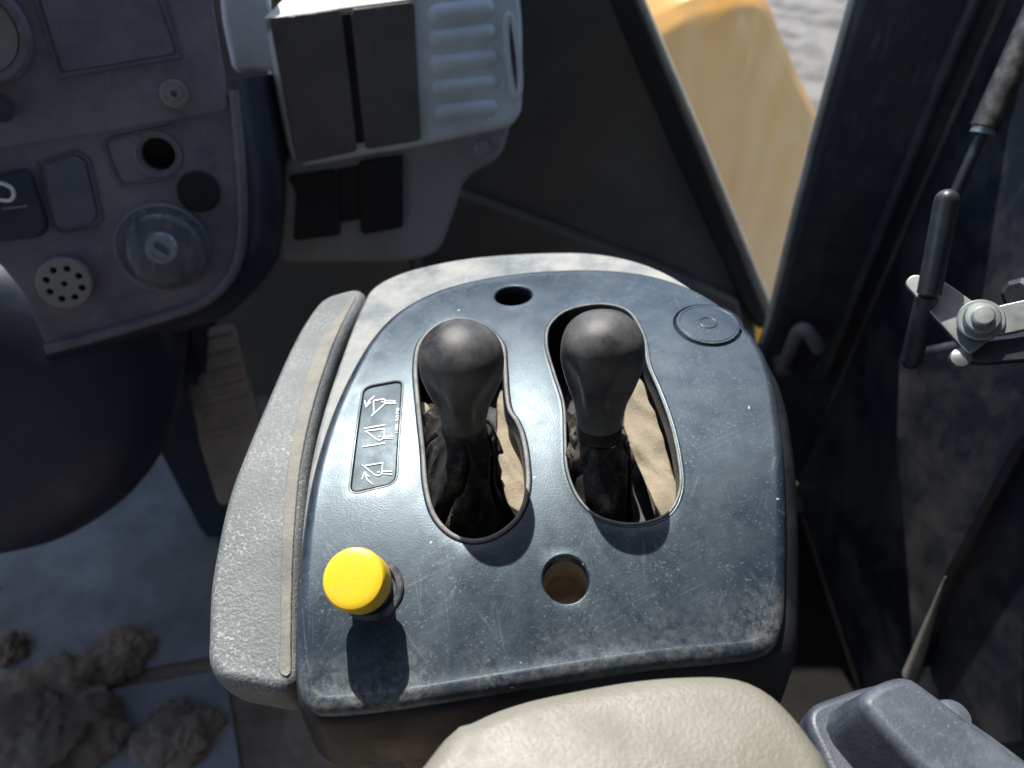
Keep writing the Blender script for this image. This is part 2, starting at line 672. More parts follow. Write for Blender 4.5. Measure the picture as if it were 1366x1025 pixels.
def glass_mat(name, dustcol, lo, hi, scale, tint=(1, 1, 1)):
    m = bpy.data.materials.new(name)
    m.use_nodes = True
    t = m.node_tree
    N, L = t.nodes, t.links
    out = N['Material Output']
    N.remove(N['Principled BSDF'])
    tr = N.new('ShaderNodeBsdfTransparent')
    tr.inputs[0].default_value = (*tint, 1)
    gl = N.new('ShaderNodeBsdfGlossy')
    gl.inputs['Roughness'].default_value = 0.05
    df = N.new('ShaderNodeBsdfTranslucent')
    df.inputs[0].default_value = (*dustcol, 1)
    df2 = N.new('ShaderNodeBsdfDiffuse')
    df2.inputs[0].default_value = (*dustcol, 1)
    md = N.new('ShaderNodeMixShader')
    md.inputs[0].default_value = 0.5
    L.new(df.outputs[0], md.inputs[1])
    L.new(df2.outputs[0], md.inputs[2])
    tc = N.new('ShaderNodeTexCoord')
    mp = N.new('ShaderNodeMapping')
    mp.inputs['Scale'].default_value = (3.5, 1, 0.4)
    L.new(tc.outputs['Object'], mp.inputs[0])
    nz = N.new('ShaderNodeTexNoise')
    nz.inputs['Scale'].default_value = scale
    nz.inputs['Detail'].default_value = 8
    L.new(mp.outputs[0], nz.inputs['Vector'])
    mr = N.new('ShaderNodeMapRange')
    mr.inputs[1].default_value = 0.3
    mr.inputs[2].default_value = 0.75
    mr.inputs[3].default_value = lo
    mr.inputs[4].default_value = hi
    L.new(nz.outputs['Fac'], mr.inputs[0])
    sp = N.new('ShaderNodeSeparateXYZ')
    L.new(tc.outputs['Object'], sp.inputs[0])
    gz = N.new('ShaderNodeMapRange')
    gz.inputs[1].default_value = 0.1
    gz.inputs[2].default_value = -0.45
    gz.inputs[3].default_value = 0.0
    gz.inputs[4].default_value = 0.2 if 'window' in name else 0.0
    L.new(sp.outputs[2], gz.inputs[0])
    ad_ = N.new('ShaderNodeMath')
    L.new(mr.outputs[0], ad_.inputs[0])
    L.new(gz.outputs[0], ad_.inputs[1])
    fr = N.new('ShaderNodeFresnel')
    fr.inputs[0].default_value = 1.45
    m1 = N.new('ShaderNodeMixShader')
    L.new(fr.outputs[0], m1.inputs[0])
    L.new(tr.outputs[0], m1.inputs[1])
    L.new(gl.outputs[0], m1.inputs[2])
    m2 = N.new('ShaderNodeMixShader')
    L.new(ad_.outputs[0], m2.inputs[0])
    L.new(m1.outputs[0], m2.inputs[1])
    L.new(md.outputs[0], m2.inputs[2])
    L.new(m2.outputs[0], out.inputs['Surface'])
    return m


M['glass'] = glass_mat('dusty_window_glass', (0.62, 0.56, 0.47), 0.03, 0.24, 7)
M['clear'] = glass_mat('cloudy_clear_rubber', (0.45, 0.47, 0.5), 0.15, 0.5, 60, (0.75, 0.8, 0.85))

# ================================================================== setting
FLOOR = -0.62
XDOOR = 0.432
GROUND = -1.6
g = finish('ground', [(-60, -60, GROUND), (60, -60, GROUND), (60, 120, GROUND), (-60, 120, GROUND)], [(0, 1, 2, 3)], M['gravel'], smooth=False)
structure(g)
fl = box('floor', (-1.3, -0.9, FLOOR - 0.05), (0.62, 0.62, FLOOR - 0.004), M['mud'], bev=0)
structure(fl)
# steel floor plates with gaps between them
fp = Plane((0, 0, FLOOR), (0, 0, 1), (0, 1, 0))
for pxs in ([(-200, 640), (272, 572), (300, 720), (300, 872), (120, 905), (-200, 960)],
            [(-200, 985), (110, 925), (300, 893), (340, 1150), (-200, 1200)],
            [(-200, 560), (265, 470), (270, 560), (-200, 628)]):
    slab('floor_plate', fp, pxs, 0.003, 0.001, M['floor'], fl, corner=0.01)
structure(box('floor_shade_sheet', (0.16, -0.5, FLOOR - 0.002), (XDOOR - 0.003, 0.38, FLOOR + 0.006), M['mat'], bev=0.002))  # dark sheet added to give this floor its shaded tone
# firewall in front of the cab, left of the window
fw = box('firewall', (-1.2, 0.622, FLOOR - 0.05), (0.10, 0.66, 0.16), M['wall'], bev=0.004)
structure(fw)
box('sun_block_front', (-1.2, 0.618, 0.12), (-0.30, 0.662, 0.55), M['wall'], fw, 0.004)  # unseen block added behind the dash to keep sun off the floor
# cab roof and rear wall: they shade the cab and are what the glossy plastic mirrors
structure(box('ceiling', (-1.2, -1.0, 1.15), (0.75, 0.30, 1.2), M['roof'], bev=0.01))
structure(box('wall_rear', (-1.2, -1.05, FLOOR), (0.75, -1.0, 1.2), M['liner'], bev=0.01))

# ================================================================== control console
S = Surf(0.0)
base = S.pt(700, 640)
con = thing('control_console', 'black scuffed plastic lever console with two lever slots and grey side pad', 'console', (base.x, base.y, FLOOR))

top_px = [(394, 900), (397, 780), (410, 660), (434, 570), (466, 496), (502, 440), (545, 404), (605, 379), (690, 363), (780, 358), (855, 363),
          (915, 379), (962, 404), (1003, 440), (1030, 488), (1044, 560), (1050, 640), (1051, 720), (1050, 790), (1046, 832), (1034, 858), (1008, 872),
          (950, 879), (860, 888), (720, 909), (560, 935), (450, 948), (412, 941)]
top_lp = offset(loop(S, top_px, 0.0025), -0.0062)
slot1 = loop(S, [(612, 424), (580, 433), (556, 457), (549, 490), (552, 540), (558, 600), (562, 650), (573, 690), (598, 718), (632, 728),
                 (668, 718), (697, 692), (710, 655), (709, 615), (703, 582), (695, 562), (685, 546), (681, 520), (679, 490), (674, 458), (648, 433)], 0.0022)
slot2 = loop(S, [(790, 404), (752, 413), (728, 434), (724, 462), (734, 500), (746, 540), (748, 585), (750, 625), (763, 662), (788, 690),
                 (828, 704), (868, 702), (900, 685), (914, 650), (910, 605), (899, 560), (884, 520), (870, 487), (863, 450), (846, 418), (822, 406)], 0.0022)
hole_far = circle(S.px(685, 394), 0.0138)
hole_cup = circle(S.px(755, 772), 0.0124)
cap_hole = circle(S.px(944, 433), 0.0215)
plate_lp = ccw(resample(round_corners([S.px(*q) for q in [(484, 516), (538, 506), (529, 645), (465, 660)]], 0.006, 8), 0.0015))

lip = [(0.0006, -0.0007), (0.0012, -0.0002), (0.0020, 0.0004), (0.0030, 0.0002), (0.0037, -0.0010), (0.0042, -0.003), (0.0044, -0.010)]
lip2 = [(0.0006, 0.0002), (0.0014, 0.0002), (0.0022, -0.0004), (0.0028, -0.0016), (0.0032, -0.004), (0.0034, -0.010)]
bore = [(0.0005, -0.0001), (0.0011, -0.0006), (0.0014, -0.0016), (0.0015, -0.005)]
groove = [(0.0003, -0.0002), (0.0006, -0.0007), (0.0007, -0.0025)]
v, f = skin(S, top_lp, [slot1, slot2, hole_far, hole_cup, cap_hole, plate_lp],
            [(0.0018, -0.00025), (0.0035, -0.0010), (0.0049, -0.0022), (0.0059, -0.0038), (0.0064, -0.0056), (0.0065, -0.0085)],
            [lip, lip2, bore, bore, groove, [(0.0005, -0.0005), (0.0009, -0.0016), (0.001, -0.003)]], 0.0055)
finish('top_cover', v, f, M['top'], con, 50)
nt_ = len(top_lp)
nr_ = normals(top_lp)
v, f = [], []
for kx, (d_, z_) in enumerate([(0.0062, -0.0080), (0.0074, -0.0092), (0.0084, -0.014), (0.0095, -0.025), (0.0105, -0.060), (0.006, -0.075), (-0.01, -0.08)]):
    for p_, n_ in zip(top_lp, nr_):
        w_ = max(0.0, min(1.0, (n_.x - 0.35) / 0.5)) * max(0.0, min(1.0, (0.11 - p_.y) / 0.08))
        q_ = p_ + n_ * (d_ + w_ * (0.0, 0.0012, 0.0045, 0.0085, 0.011, 0.011, 0.0)[kx])
        v.append(Vector((q_.x, q_.y, h(p_.x, p_.y) + z_)))
    if kx:
        f += [((kx - 1) * nt_ + i, (kx - 1) * nt_ + (i + 1) % nt_, kx * nt_ + (i + 1) % nt_, kx * nt_ + i) for i in range(nt_)]
finish('side_skirt', v, f, M['skirt'], con, 50)

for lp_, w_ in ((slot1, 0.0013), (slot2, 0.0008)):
    tube('slot_lip', [Vector((q.x, q.y, h(p.x, p.y) + 0.0003)) for p, q in zip(lp_, offset(lp_, -0.0024))], w_, M['rimwornlit'], con, 8, closed=True)
tube('plate_lip', [S.map(p.x, p.y, -0.0001) for p in offset(plate_lp, 0.0004)], 0.00045, M['rimwornlit'], con, 6, closed=True)
# recess liners
def liner(name, lp, z0, z1, m_wall, m_floor, out=0.0):
    n = len(lp)
    lq = offset(lp, out)
    v = [S.map(p.x, p.y, z0) for p in lq] + [S.map(p.x, p.y, z1) for p in lq]
    f = [(i, (i + 1) % n, n + (i + 1) % n, n + i) for i in range(n)]
    o = finish(name, v, f, m_wall, con)
    v, f = skin(S, lq, grid=0.004, dish=lambda p: z1 + 0.0025 * noise.noise(Vector((p.x, p.y, 0)) * 120))
    finish(name.replace('liner', 'floor'), v, f, m_floor, con, 60)
    return o


liner('cup_liner', hole_cup, -0.004, -0.022, M['tan'], M['tan'], -0.0005)
liner('hole_liner', hole_far, -0.004, -0.03, M['skirt'], M['black'], -0.0005)
liner('slot_liner', slot1, -0.008, -0.05, M['black'], M['black'], 0.001)
liner('slot_liner', slot2, -0.008, -0.05, M['black'], M['black'], 0.001)

# round blanking cap
cc = S.px(944, 433)
v, f = skin(S, circle(cc, 0.0192), [], [(0.0007, -0.0002), (0.0012, -0.0008), (0.0014, -0.003)], [], 0.003,
            dish=lambda p: 0.0010 + 0.0005 * (1 - ((p - cc).length / 0.02) ** 2))
v = [q + Vector((0, 0, 0.0)) for q in v]
cap = finish('blanking_cap', v, f, M['top'], con, 45)
for r_, w_ in ((0.0052, 0.0007), (0.0175, 0.0005)):
    tube('cap_ring', [S.map(p.x, p.y, 0.00125 if r_ < 0.01 else 0.0009) for p in circle(cc, r_, 40)], w_, M['top'], cap, 8, closed=True)

# symbol plate
pl = offset(plate_lp, -0.0012)
v, f = skin(S, pl, [], [(0.0004, -0.0003), (0.0006, -0.0012)], [], 0.003, dish=lambda p: -0.0009)
plate = finish('symbol_plate', v, f, M['plate'], con, 45)


def strokes(name, lines, wpx, parent, mt):
    """printed line art lying on the console surface"""
    v, f = [], []
    for ln in lines:
        P = [Vector(q) for q in ln]
        for a, b in zip(P, P[1:]):
            d = (b - a).normalized()
            nrm = Vector((-d.y, d.x)) * wpx / 2
            a2, b2 = a - d * wpx * 0.4, b + d * wpx * 0.4
            k = len(v)
            for q in (a2 + nrm, b2 + nrm, b2 - nrm, a2 - nrm):
                v.append(S.pt(q.x, q.y, -0.0004 + 0.00003 * (len(v) % 3)))
            f.append((k, k + 1, k + 2, k + 3))
    return finish(name, v, f, mt, parent, smooth=False)


def arc(cx, cy, r, a0, a1, n=6):
    return [(cx + r * cos(radians(a0 + (a1 - a0) * i / n)), cy + r * sin(radians(a0 + (a1 - a0) * i / n))) for i in range(n + 1)]


def dot(x, y, r=1.1):
    return [(x - r, y), (x + r, y)]


k = 85 / 1089
A = lambda x, y: (460 + x * k, 500 + y * k)
k2 = 85 / 871
B = lambda x, y: (460 + x * k2, 570 + y * k2)
strokes('pictogram', [[A(455, 695), A(690, 480), A(690, 435), A(665, 405), A(490, 435), A(492, 640)], [A(690, 437), A(860, 440)], [A(690, 478), A(870, 478)],
                      [A(500, 365), A(420, 430), A(360, 530)], [A(340, 440), A(360, 540), A(440, 460)], dot(*A(645, 455))], 1.3, plate, M['symbol'])
strokes('pictogram', [[A(330, 910), A(685, 848)], [B(545, 15), B(280, 45), B(440, 165), B(480, 170), B(515, 155), B(535, 120), B(545, 15)],
                      [B(535, 112), B(655, 115)], [B(520, 142), B(655, 150)], [B(250, 258), B(540, 212)], dot(*B(480, 122))], 1.4, plate, M['symbol'])
strokes('pictogram', [[B(240, 510), B(400, 640), B(450, 658), B(490, 640), B(510, 600), B(515, 480), B(280, 520)], [B(515, 595), B(640, 595)],
                      [B(500, 628), B(640, 635)], [B(375, 770), B(310, 720), B(270, 620)], [B(235, 700), B(268, 610), B(330, 665)], dot(*B(458, 605))], 1.4, plate, M['symbol'])
# part number, reads upwards along the plate's edge
tcv = bpy.data.curves.new('part_number', 'FONT')
tcv.body = '188-5078'
tcv.size = 1.0
tob = bpy.data.objects.new('part_number', tcv)
col.objects.link(tob)
bpy.context.view_layer.update()
dg = bpy.context.evaluated_depsgraph_get()
tm = tob.evaluated_get(dg).to_mesh()
tv = [q.co.copy() for q in tm.vertices]
tf = [tuple(p.vertices) for p in tm.polygons]
tob.evaluated_get(dg).to_mesh_clear()
bpy.data.objects.remove(tob)
tw = max(q.x for q in tv)
nv = []
for q in tv:
    s_ = q.x / tw
    x_ = 530.8 + 2.0 * s_ - q.y * 6.0
    y_ = 579 - 35 * s_ - q.y * 0.3
    nv.append(S.pt(x_, y_, -0.0003))
finish('part_number', nv, tf, M['symbol'], plate, smooth=False)

# outer shell below the cover
SH = Surf(-0.009)
in_lp = offset(top_lp, -0.002)
shell_px = [(398, 905), (398, 800), (404, 700), (416, 612), (434, 540), (458, 470), (482, 410), (500, 382), (545, 361), (620, 345), (700, 338), (780, 337),
            (835, 345), (880, 360), (928, 388), (978, 432), (1010, 480), (1026, 560), (1034, 640), (1038, 720), (1038, 800), (1036, 846), (1024, 862),
            (960, 872), (860, 882), (720, 903), (560, 929), (450, 942), (412, 936)]
shell_lp = offset(loop(SH, shell_px, 0.003), -0.0028)
hole_lp = offset(top_lp, -0.002)
v, f = skin(SH, shell_lp, [hole_lp], [(0.0012, -0.0004), (0.0024, -0.0016), (0.0031, -0.0034), (0.0034, -0.006), (0.0034, -0.012)], [[(0.001, -0.004)]], 0.006)
finish('outer_shell', v, f, M['shell'], con, 50)
# dark body below the shell
lpb = offset(shell_lp, 0.0015)
cb = sum(lpb, Vector((0, 0))) / len(lpb)
rows = [(0.02, -0.018), (0.03, -0.045), (0.06, -0.07), (0.12, -0.13), (0.22, -0.25), (0.30, -9)]
n = len(lpb)
v, f = [], []
for kx, (fr, z) in enumerate(rows):
    for p in lpb:
        q = p.lerp(cb, fr)
        zz = FLOOR + 0.002 if z < -5 else h(p.x, p.y) * (1 if kx < 2 else 0.4) + z
        v.append(Vector((q.x, q.y, zz)))
    if kx:
        f += [((kx - 1) * n + i, (kx - 1) * n + (i + 1) % n, kx * n + (i + 1) % n, kx * n + i) for i in range(n)]
finish('pedestal', v, f, M['skirt'], con, 60)

# grained side pad
PD = Surf(-0.010)
pad_px = [(478, 393), (452, 394), (432, 404), (412, 432), (394, 466), (368, 525), (340, 592), (316, 656), (301, 722), (292, 780), (290, 840), (290, 872), (303, 890), (340, 898),
          (383, 902), (385, 860), (386, 790), (391, 700), (400, 610), (418, 530), (446, 450)]
pad_lp = loop(PD, pad_px, 0.0025)


def paddish(p):
    return 0.0


v, f = skin(PD, pad_lp, [], [(0.0014, -0.0003), (0.0028, -0.0013), (0.004, -0.003), (0.005, -0.0055), (0.0055, -0.009), (0.0045, -0.022), (0.002, -0.034)], [], 0.005)
finish('side_pad', v, f, M['pad'], con, 55)
st_px = [(474, 398), (464, 402), (428, 452), (403, 524), (386, 606), (377, 700), (374, 790), (373, 860), (372, 896), (387, 900), (388, 860), (389, 790),
         (393, 700), (402, 612), (421, 528), (449, 447)]
ST = Surf(-0.0090)
st_lp = loop(ST, st_px, 0.0022)
v, f = skin(ST, offset(st_lp, -0.0008), [], [(0.0006, -0.0004), (0.0009, -0.0012), (0.001, -0.004)], [], 0.004,
            dish=lambda p: 0.0003 * noise.noise(Vector((p.x * 600, p.y * 260, 0))))
finish('trim_strip', v, f, M['strip'], con, 55)


# ================================================================== levers
def lever(slot, neck_px, top_px_, label, twist, topsq, lean):
    nk = S.pt(*neck_px)
    nz_ = nk.z + 0.004
    # position of the knob top: vertical lever above the neck
    d = ray(*top_px_)
    t = (nk.y + lean - CAM.y) / d.y
    tp = CAM + d * t
    ax = (tp - Vector((nk.x, nk.y, nz_)))
    H = ax.length
    ax.normalize()
    base = Vector((nk.x, nk.y, nk.z - 0.03))
    root = thing('control_lever', label, 'lever', base, 'levers on the console')
    p0 = Vector((nk.x, nk.y, nz_))
    pr = [(0.0094, -0.002), (0.0116, 0.0), (0.0119, 0.004), (0.0125, 0.010), (0.0139, 0.020), (0.0162, 0.029), (0.0182, 0.038), (0.0196, 0.0455), (0.0202, 0.0515), (0.0203, 0.0570),
          (0.0197, 0.0632), (0.0184, 0.0683), (0.0160, 0.0727), (0.0127, 0.0765), (0.0087, 0.0793), (0.0045, 0.0809), (0.0004, 0.0814)]
    H -= 0.016
    sc = H / 0.0814
    pr2 = catmull([Vector((r, z * sc)) for r, z in pr], False, 4)

    def fn(t, z):
        # finger flats on the flanks, fading out to the crown and the neck
        b = max(0.0, 1 - abs(z / H - 0.45) / 0.38)
        b = b * b * (3 - 2 * b)
        s = 0
        for a0 in (-pi / 2 - 0.75 + twist, -pi / 2 + 0.75 + twist):
            dd = (t - a0 + pi) % (2 * pi) - pi
            s += math.exp(-(dd / 0.34) ** 4)
        return (1 - 0.19 * b * s) * (1 + topsq * cos(4 * (t - pi / 4)) * min(1, z / H))
    lathe('knob', p0 + ax * 0.016, ax, [(q.x * 1.03, q.y) for q in pr2], M['knob'], root, 72, fn, 60)
    p0 = p0 + ax * 0.016
    nz_ = p0.z
    lathe('collar', p0, ax, [(0.0112, -0.010), (0.0122, -0.009), (0.0122, -0.004), (0.0110, -0.001), (0.0112, 0.001)], M['boot'], root, 40)
    tube('shaft', [p0 - ax * 0.035, p0 + ax * 0.002], 0.007, M['black'], root)
    # gathered boot round the neck
    c0 = Vector((nk.x, nk.y))
    n = 160
    R = 26
    base_lp = offset(slot, 0.002)
    v, f = [], []
    reach = []
    for i in range(n):
        a = 2 * pi * i / n
        # distance to the slot boundary along this direction
        ins = inside_np(np.array([(c0.x + cos(a) * r_ * 0.001, c0.y + sin(a) * r_ * 0.001) for r_ in range(6, 90)]), base_lp)
        reach.append((6 + int(np.argmin(ins))) * 0.001)
    for kx in range(R):
        u = kx / (R - 1)
        for i in range(n):
            a = 2 * pi * i / n
            dr = Vector((cos(a), sin(a)))
            mx = reach[i]
            if cos(a) > 0:
                mx = min(mx, 0.055 - 0.035 * cos(a) ** 0.7)
            mx = min(mx + 0.002, 0.055)
            rr = 0.0118 + (mx - 0.0118) * u ** 0.85
            pos = c0 + dr * rr
            zt = nz_ - 0.006
            zb = S.map(pos.x, pos.y, -0.024).z
            z = zt + (zb - zt) * (1 - (1 - u) ** 1.5)
            # irregular sharp pleats running down from the gathered neck
            aa = a + 0.55 * u + twist * 3 + 0.35 * noise.noise(Vector((cos(a) * 1.5, sin(a) * 1.5, u * 2 + twist)))
            ph = aa * 8 / (2 * pi) + 0.5 * sin(aa * 2 + 1) + 0.3 * sin(aa * 5)
            tri = sqrt(sin(pi * ph) ** 2 + 0.04)
            amp = min(1, u * 3) * (1 - 0.6 * max(0, u - 0.7) / 0.3)
            cross = abs(noise.noise(Vector((pos.x * 60, pos.y * 60, twist * 9))))
            z += amp * (0.014 * (tri - 0.5) + 0.016 * (0.3 - cross))
            q = Vector((pos.x, pos.y, z))
            q += Vector((cos(a), sin(a), 0)) * amp * 0.003 * (tri - 1.1)
            # the cloth stays below the cover wherever it nears the slot's edge
            gap = max(0.0, min(1.0, (reach[i] - 0.004 - rr) / 0.006))
            z_max = S.map(pos.x, pos.y, -0.011).z * (1 - gap) + max(zt, S.map(pos.x, pos.y, -0.002).z) * gap
            q.z = min(q.z, z_max)
            v.append(q)
        if kx:
            for i in range(n):
                j = (i + 1) % n
                f.append(((kx - 1) * n + i, (kx - 1) * n + j, kx * n + j, kx * n + i))
    finish('boot', v, f, M['boot'], root, 28)
    # tie wrapped round the boot's gathered neck
    for q in range(3):
        tube('boot_tie', [p0 + ax * (-0.012 - 0.0035 * q + 0.001 * sin(3 * a + q)) + Vector((cos(a), sin(a), 0)) * (0.0126 + 0.0012 * q + 0.0011 * sin(5 * a + 2 * q) + 0.0006 * sin(9 * a + q)) for a in
                          [2 * pi * i / 36 for i in range(36)]], 0.0017, M['boot'], root, 8, closed=True)
    return root, nk


l1, nk1 = lever(slot1, (620, 594), (614, 441), 'black egg-shaped lever knob in the slot beside the engraved symbol plate', 0.1, 0.0, 0.0)
l2, nk2 = lever(slot2, (797, 600), (806, 421), 'black egg-shaped lever knob in the slot beside the round blanking cap', -0.25, 0.02, 0.013)


# tan dusty leather flaps lying in the right side of each slot
def flap(slot, pxs, z0, name='dust_flap'):
    F = Surf(z0)
    lp = loop(F, pxs, 0.0016)
    v, f = skin(F, lp, [], [(0.0003, -0.0006), (0.0, -0.0016)], [], 0.0024,
                dish=lambda p: 0.006 * noise.noise(Vector((p.x, p.y, 1)) * 38) + 0.0012 * noise.noise(Vector((p.x, p.y, 4)) * 110) + 0.0035 * max(0.0, 1 - abs(((p.x * 0.8 + p.y * 0.6) * 45) % 1.0 - 0.5) / 0.22))
    return finish(name, v, f, M['tan'], con, 70)


flap(slot1, [(668, 520), (662, 575), (668, 640), (690, 690), (712, 672), (708, 600), (692, 540)], -0.019)
flap(slot1, [(560, 540), (574, 548), (584, 600), (580, 640), (562, 640), (556, 590)], -0.018)
flap(slot2, [(842, 500), (832, 560), (845, 605), (862, 645), (880, 698), (906, 684), (894, 620), (870, 552), (853, 508)], -0.021)
flap(slot2, [(752, 624), (768, 630), (785, 652), (780, 668), (760, 664)], -0.014)

# ================================================================== yellow button
bq = S.px(496, 786)
bn = hnormal(bq.x, bq.y)
bp = S.map(bq.x, bq.y)
# lean so that the cap centre projects at (480, 769)
bt = thing('push_button', 'yellow round capped push button on a dark collar', 'button', bp)
axis = (bn + Vector((-0.02, -0.16, 0))).normalized()
lathe('collar', bp, axis, [(0.0158, -0.0015), (0.0158, 0.0016), (0.0150, 0.0024), (0.0128, 0.0026), (0.0122, 0.0018), (0.0122, -0.0005)], M['collar'], bt)
lathe('stem', bp, axis, [(0.0105, -0.0005), (0.0105, 0.024)], M['collar'], bt)
lathe('cap', bp, axis, [(0.0108, 0.0205), (0.0136, 0.0205), (0.0142, 0.0212), (0.0142, 0.0330), (0.0140, 0.0346), (0.0133, 0.0357), (0.0122, 0.0362), (0.0105, 0.0365),
                        (0.007, 0.0367), (0.0005, 0.0368)], M['yellow'], bt, 64, None, 30)

lathe('pip', bp + axis * 0.0366, axis, [(0.0005, 0), (0.0004, 0.0003), (0.0001, 0.0003)], M['yellow'], bt, 10)

# ================================================================== armrest
AP = Plane((0, 0, 0.012), (0, 0, 1), (0, 1, 0))
ar = thing('armrest', 'beige grained vinyl armrest pad in front of the console', 'armrest', (0.03, -0.25, FLOOR))
apx = [(590, 1012), (640, 972), (700, 948), (770, 932), (850, 918), (920, 912), (978, 913), (1015, 926), (1045, 952), (1075, 990), (1097, 1030)]
alp = [AP.px(*q) for q in apx]
alp += [Vector((0.122, -0.26)), Vector((0.115, -0.38)), Vector((0.06, -0.42)), Vector((-0.06, -0.42)), Vector((-0.085, -0.36)), Vector((-0.075, -0.26))]
AP.u, AP.v = Vector((1, 0, 0)), Vector((0, 1, 0))
AP.p = Vector((0, 0, 0.012))
alp = [Vector((q.x, q.y)) for q in alp]
alp = offset(ccw(resample(catmull(alp), 0.004)), -0.0055)


def ad(p):
    e = min(1, mindist(p, alp) / 0.03)
    return 0.004 * (1 - (1 - e) ** 2)


v, f = skin(AP, alp, [], [(r * 0.012, -0.012 * (1 - sqrt(max(0, 1 - r * r)))) for r in (0.3, 0.55, 0.75, 0.9, 0.98, 1.0)] + [(0.012, -0.03), (0.008, -0.038), (-0.02, -0.042)], [], 0.008, dish=ad)
finish('pad', v, f, M['arm'], ar, 60)
box('support', (-0.01, -0.33, FLOOR), (0.05, -0.25, -0.028), M['skirt'], ar, 0.006)

# ================================================================== pod at the right of the armrest
PZ = Plane((0, 0, -0.045), (0, 0, 1), (0, 1, 0))
PZ.u, PZ.v = Vector((1, 0, 0)), Vector((0, 1, 0))
pod = thing('control_pod', 'blue grey moulded plastic pod with raised block beside the beige armrest', 'pod', (0.21, -0.2, FLOOR))
slab('tray', PZ, [(1066, 944), (1150, 915), (1200, 905), (1300, 960), (1420, 1050), (1420, 1220), (1170, 1220), (1112, 1040)], 0.03, 0.004, M['pod'], pod, corner=0.012)
PT = Plane((0, 0, -0.012), (0, 0, 1), (0, 1, 0))
PT.u, PT.v = Vector((1, 0, 0)), Vector((0, 1, 0))
lp = loop(PT, [(1148, 934), (1160, 916), (1192, 902), (1216, 902), (1238, 916), (1300, 962), (1366, 1012), (1440, 1070), (1380, 1190), (1330, 1150), (1262, 1062), (1212, 1010), (1166, 960)], 0.003)
lp = offset(lp, -0.005)
v, f = skin(PT, lp, [], [(0.0018, -0.0004), (0.0034, -0.0014), (0.0046, -0.003), (0.005, -0.0052), (0.010, -0.033)], [], 0.006)
finish('raised_block', v, f, M['pod'], pod, 50)
bp_ = PZ.pt(1276, 952, -0.016)
lathe('adjuster_knob', bp_, (0, 0, 1), [(0.009, -0.010), (0.009, 0.010), (0.0075, 0.0135), (0.004, 0.015), (0.0005, 0.0155)], M['pod'], pod, 32)
box('support', (0.19, -0.23, FLOOR), (0.25, -0.17, -0.06), M['skirt'], pod, 0.006)

# ================================================================== dash panel at the left
DA, DT = radians(22), radians(22)
DN = Vector((sin(DA) * cos(DT), -cos(DA) * cos(DT), sin(DT)))
DP = Plane(atd(218, 330, 0.62), DN)
db = DP.pt(150, 400)
dash = thing('dash_panel', 'dusty charcoal dash panel with switches, buzzer and round key cover', 'dashboard', (db.x, db.y + 0.1, FLOOR))


def disc_prof(name, px, py, r, prof, m, parent, off=0.0, n=40):
    return lathe(name, DP.pt(px, py, off), DN, prof, m, parent, n)


slab('upper_panel', DP.off(0.004), [(-700, -260), (250, -260), (283, 0), (300, 100), (305, 147), (150, 174), (-10, 200), (-700, 320)], 0.02, 0.0015, M['dash'], dash, corner=0.004)
low_px = [(-600, 300), (-40, 186), (150, 160), (298, 132), (311, 118), (318, 200), (322, 270), (320, 325), (304, 368), (272, 398), (230, 414), (150, 438), (62, 462), (52, 440), (32, 392), (0, 352), (-40, 330), (-600, 440)]
sock = circle(DP.px(211, 206), 0.0135, 32)
slab('lower_panel', DP, low_px, 0.03, 0.0012, M['dash'], dash, corner=0.004, holes=[sock], hole_rims=[[(0.001, -0.001), (0.0013, -0.03)]])
disc_prof('socket_well', 211, 206, 0, [(0.0128, -0.030), (0.0128, -0.024), (0.0004, -0.024)], M['black'], dash)
# rounded rim along the panel's lower edge
rim = [(311, 120), (319, 200), (323, 270), (321, 328), (305, 372), (272, 402), (230, 418), (150, 442), (62, 466)]
tube('panel_rim', [DP.pt(x, y, 0.001) for x, y in rim], 0.0045, M['dash'], dash, 10, sm=5)
# glossy flank of the dash curving away
rows = []
for fr, off in ((0, -0.002), (0.14, -0.006), (0.3, -0.016), (0.5, -0.035), (0.75, -0.07), (1.0, -0.13)):
    rows.append([DP.pt(x + dx * fr, y + dy * fr, off) for (x, y, dx, dy) in
                 [(309, 108, 78, -14), (314, 150, 84, 0), (321, 200, 86, 4), (326, 270, 84, 12), (324, 332, 72, 30), (308, 378, 48, 48), (274, 408, 34, 58), (232, 424, 24, 60), (150, 448, 10, 60), (60, 472, 0, 60)]])
rows = [catmull(r, False, 4) for r in rows]
n = len(rows[0])
v = [q for r in rows for q in r]
f = [(k * n + i, k * n + i + 1, (k + 1) * n + i + 1, (k + 1) * n + i) for k in range(len(rows) - 1) for i in range(n - 1)]
finish('flank', v, f, M['dashblue'], dash, 60)
# lower cowl
cw = Plane(DP.pt(100, 560, -0.05), DN)
clp = loop(cw, [(-600, 480), (-160, 350), (0, 345), (150, 400), (236, 436), (240, 520), (226, 590), (188, 655), (130, 702), (60, 735), (-40, 750), (-160, 740), (-600, 800)], 0.012)
cowl = pillow('cowl', cw, clp, [(0, -0.16), (-0.01, -0.08), (-0.005, -0.03), (0.02, -0.008), (0.08, 0.008), (0.2, 0.024), (0.4, 0.034), (0.7, 0.038)], M['dashblue'], dash)
box('cowl_stand', (db.x - 0.12, db.y + 0.12, FLOOR), (db.x - 0.02, db.y + 0.2, -0.1), M['dashblue'], dash, 0.01)
box('sun_block_left', (-1.15, 0.02, -0.45), (-0.56, 0.16, 0.25), M['dash'], dash, 0.02)  # added block out of view, stops sun reaching the left floor
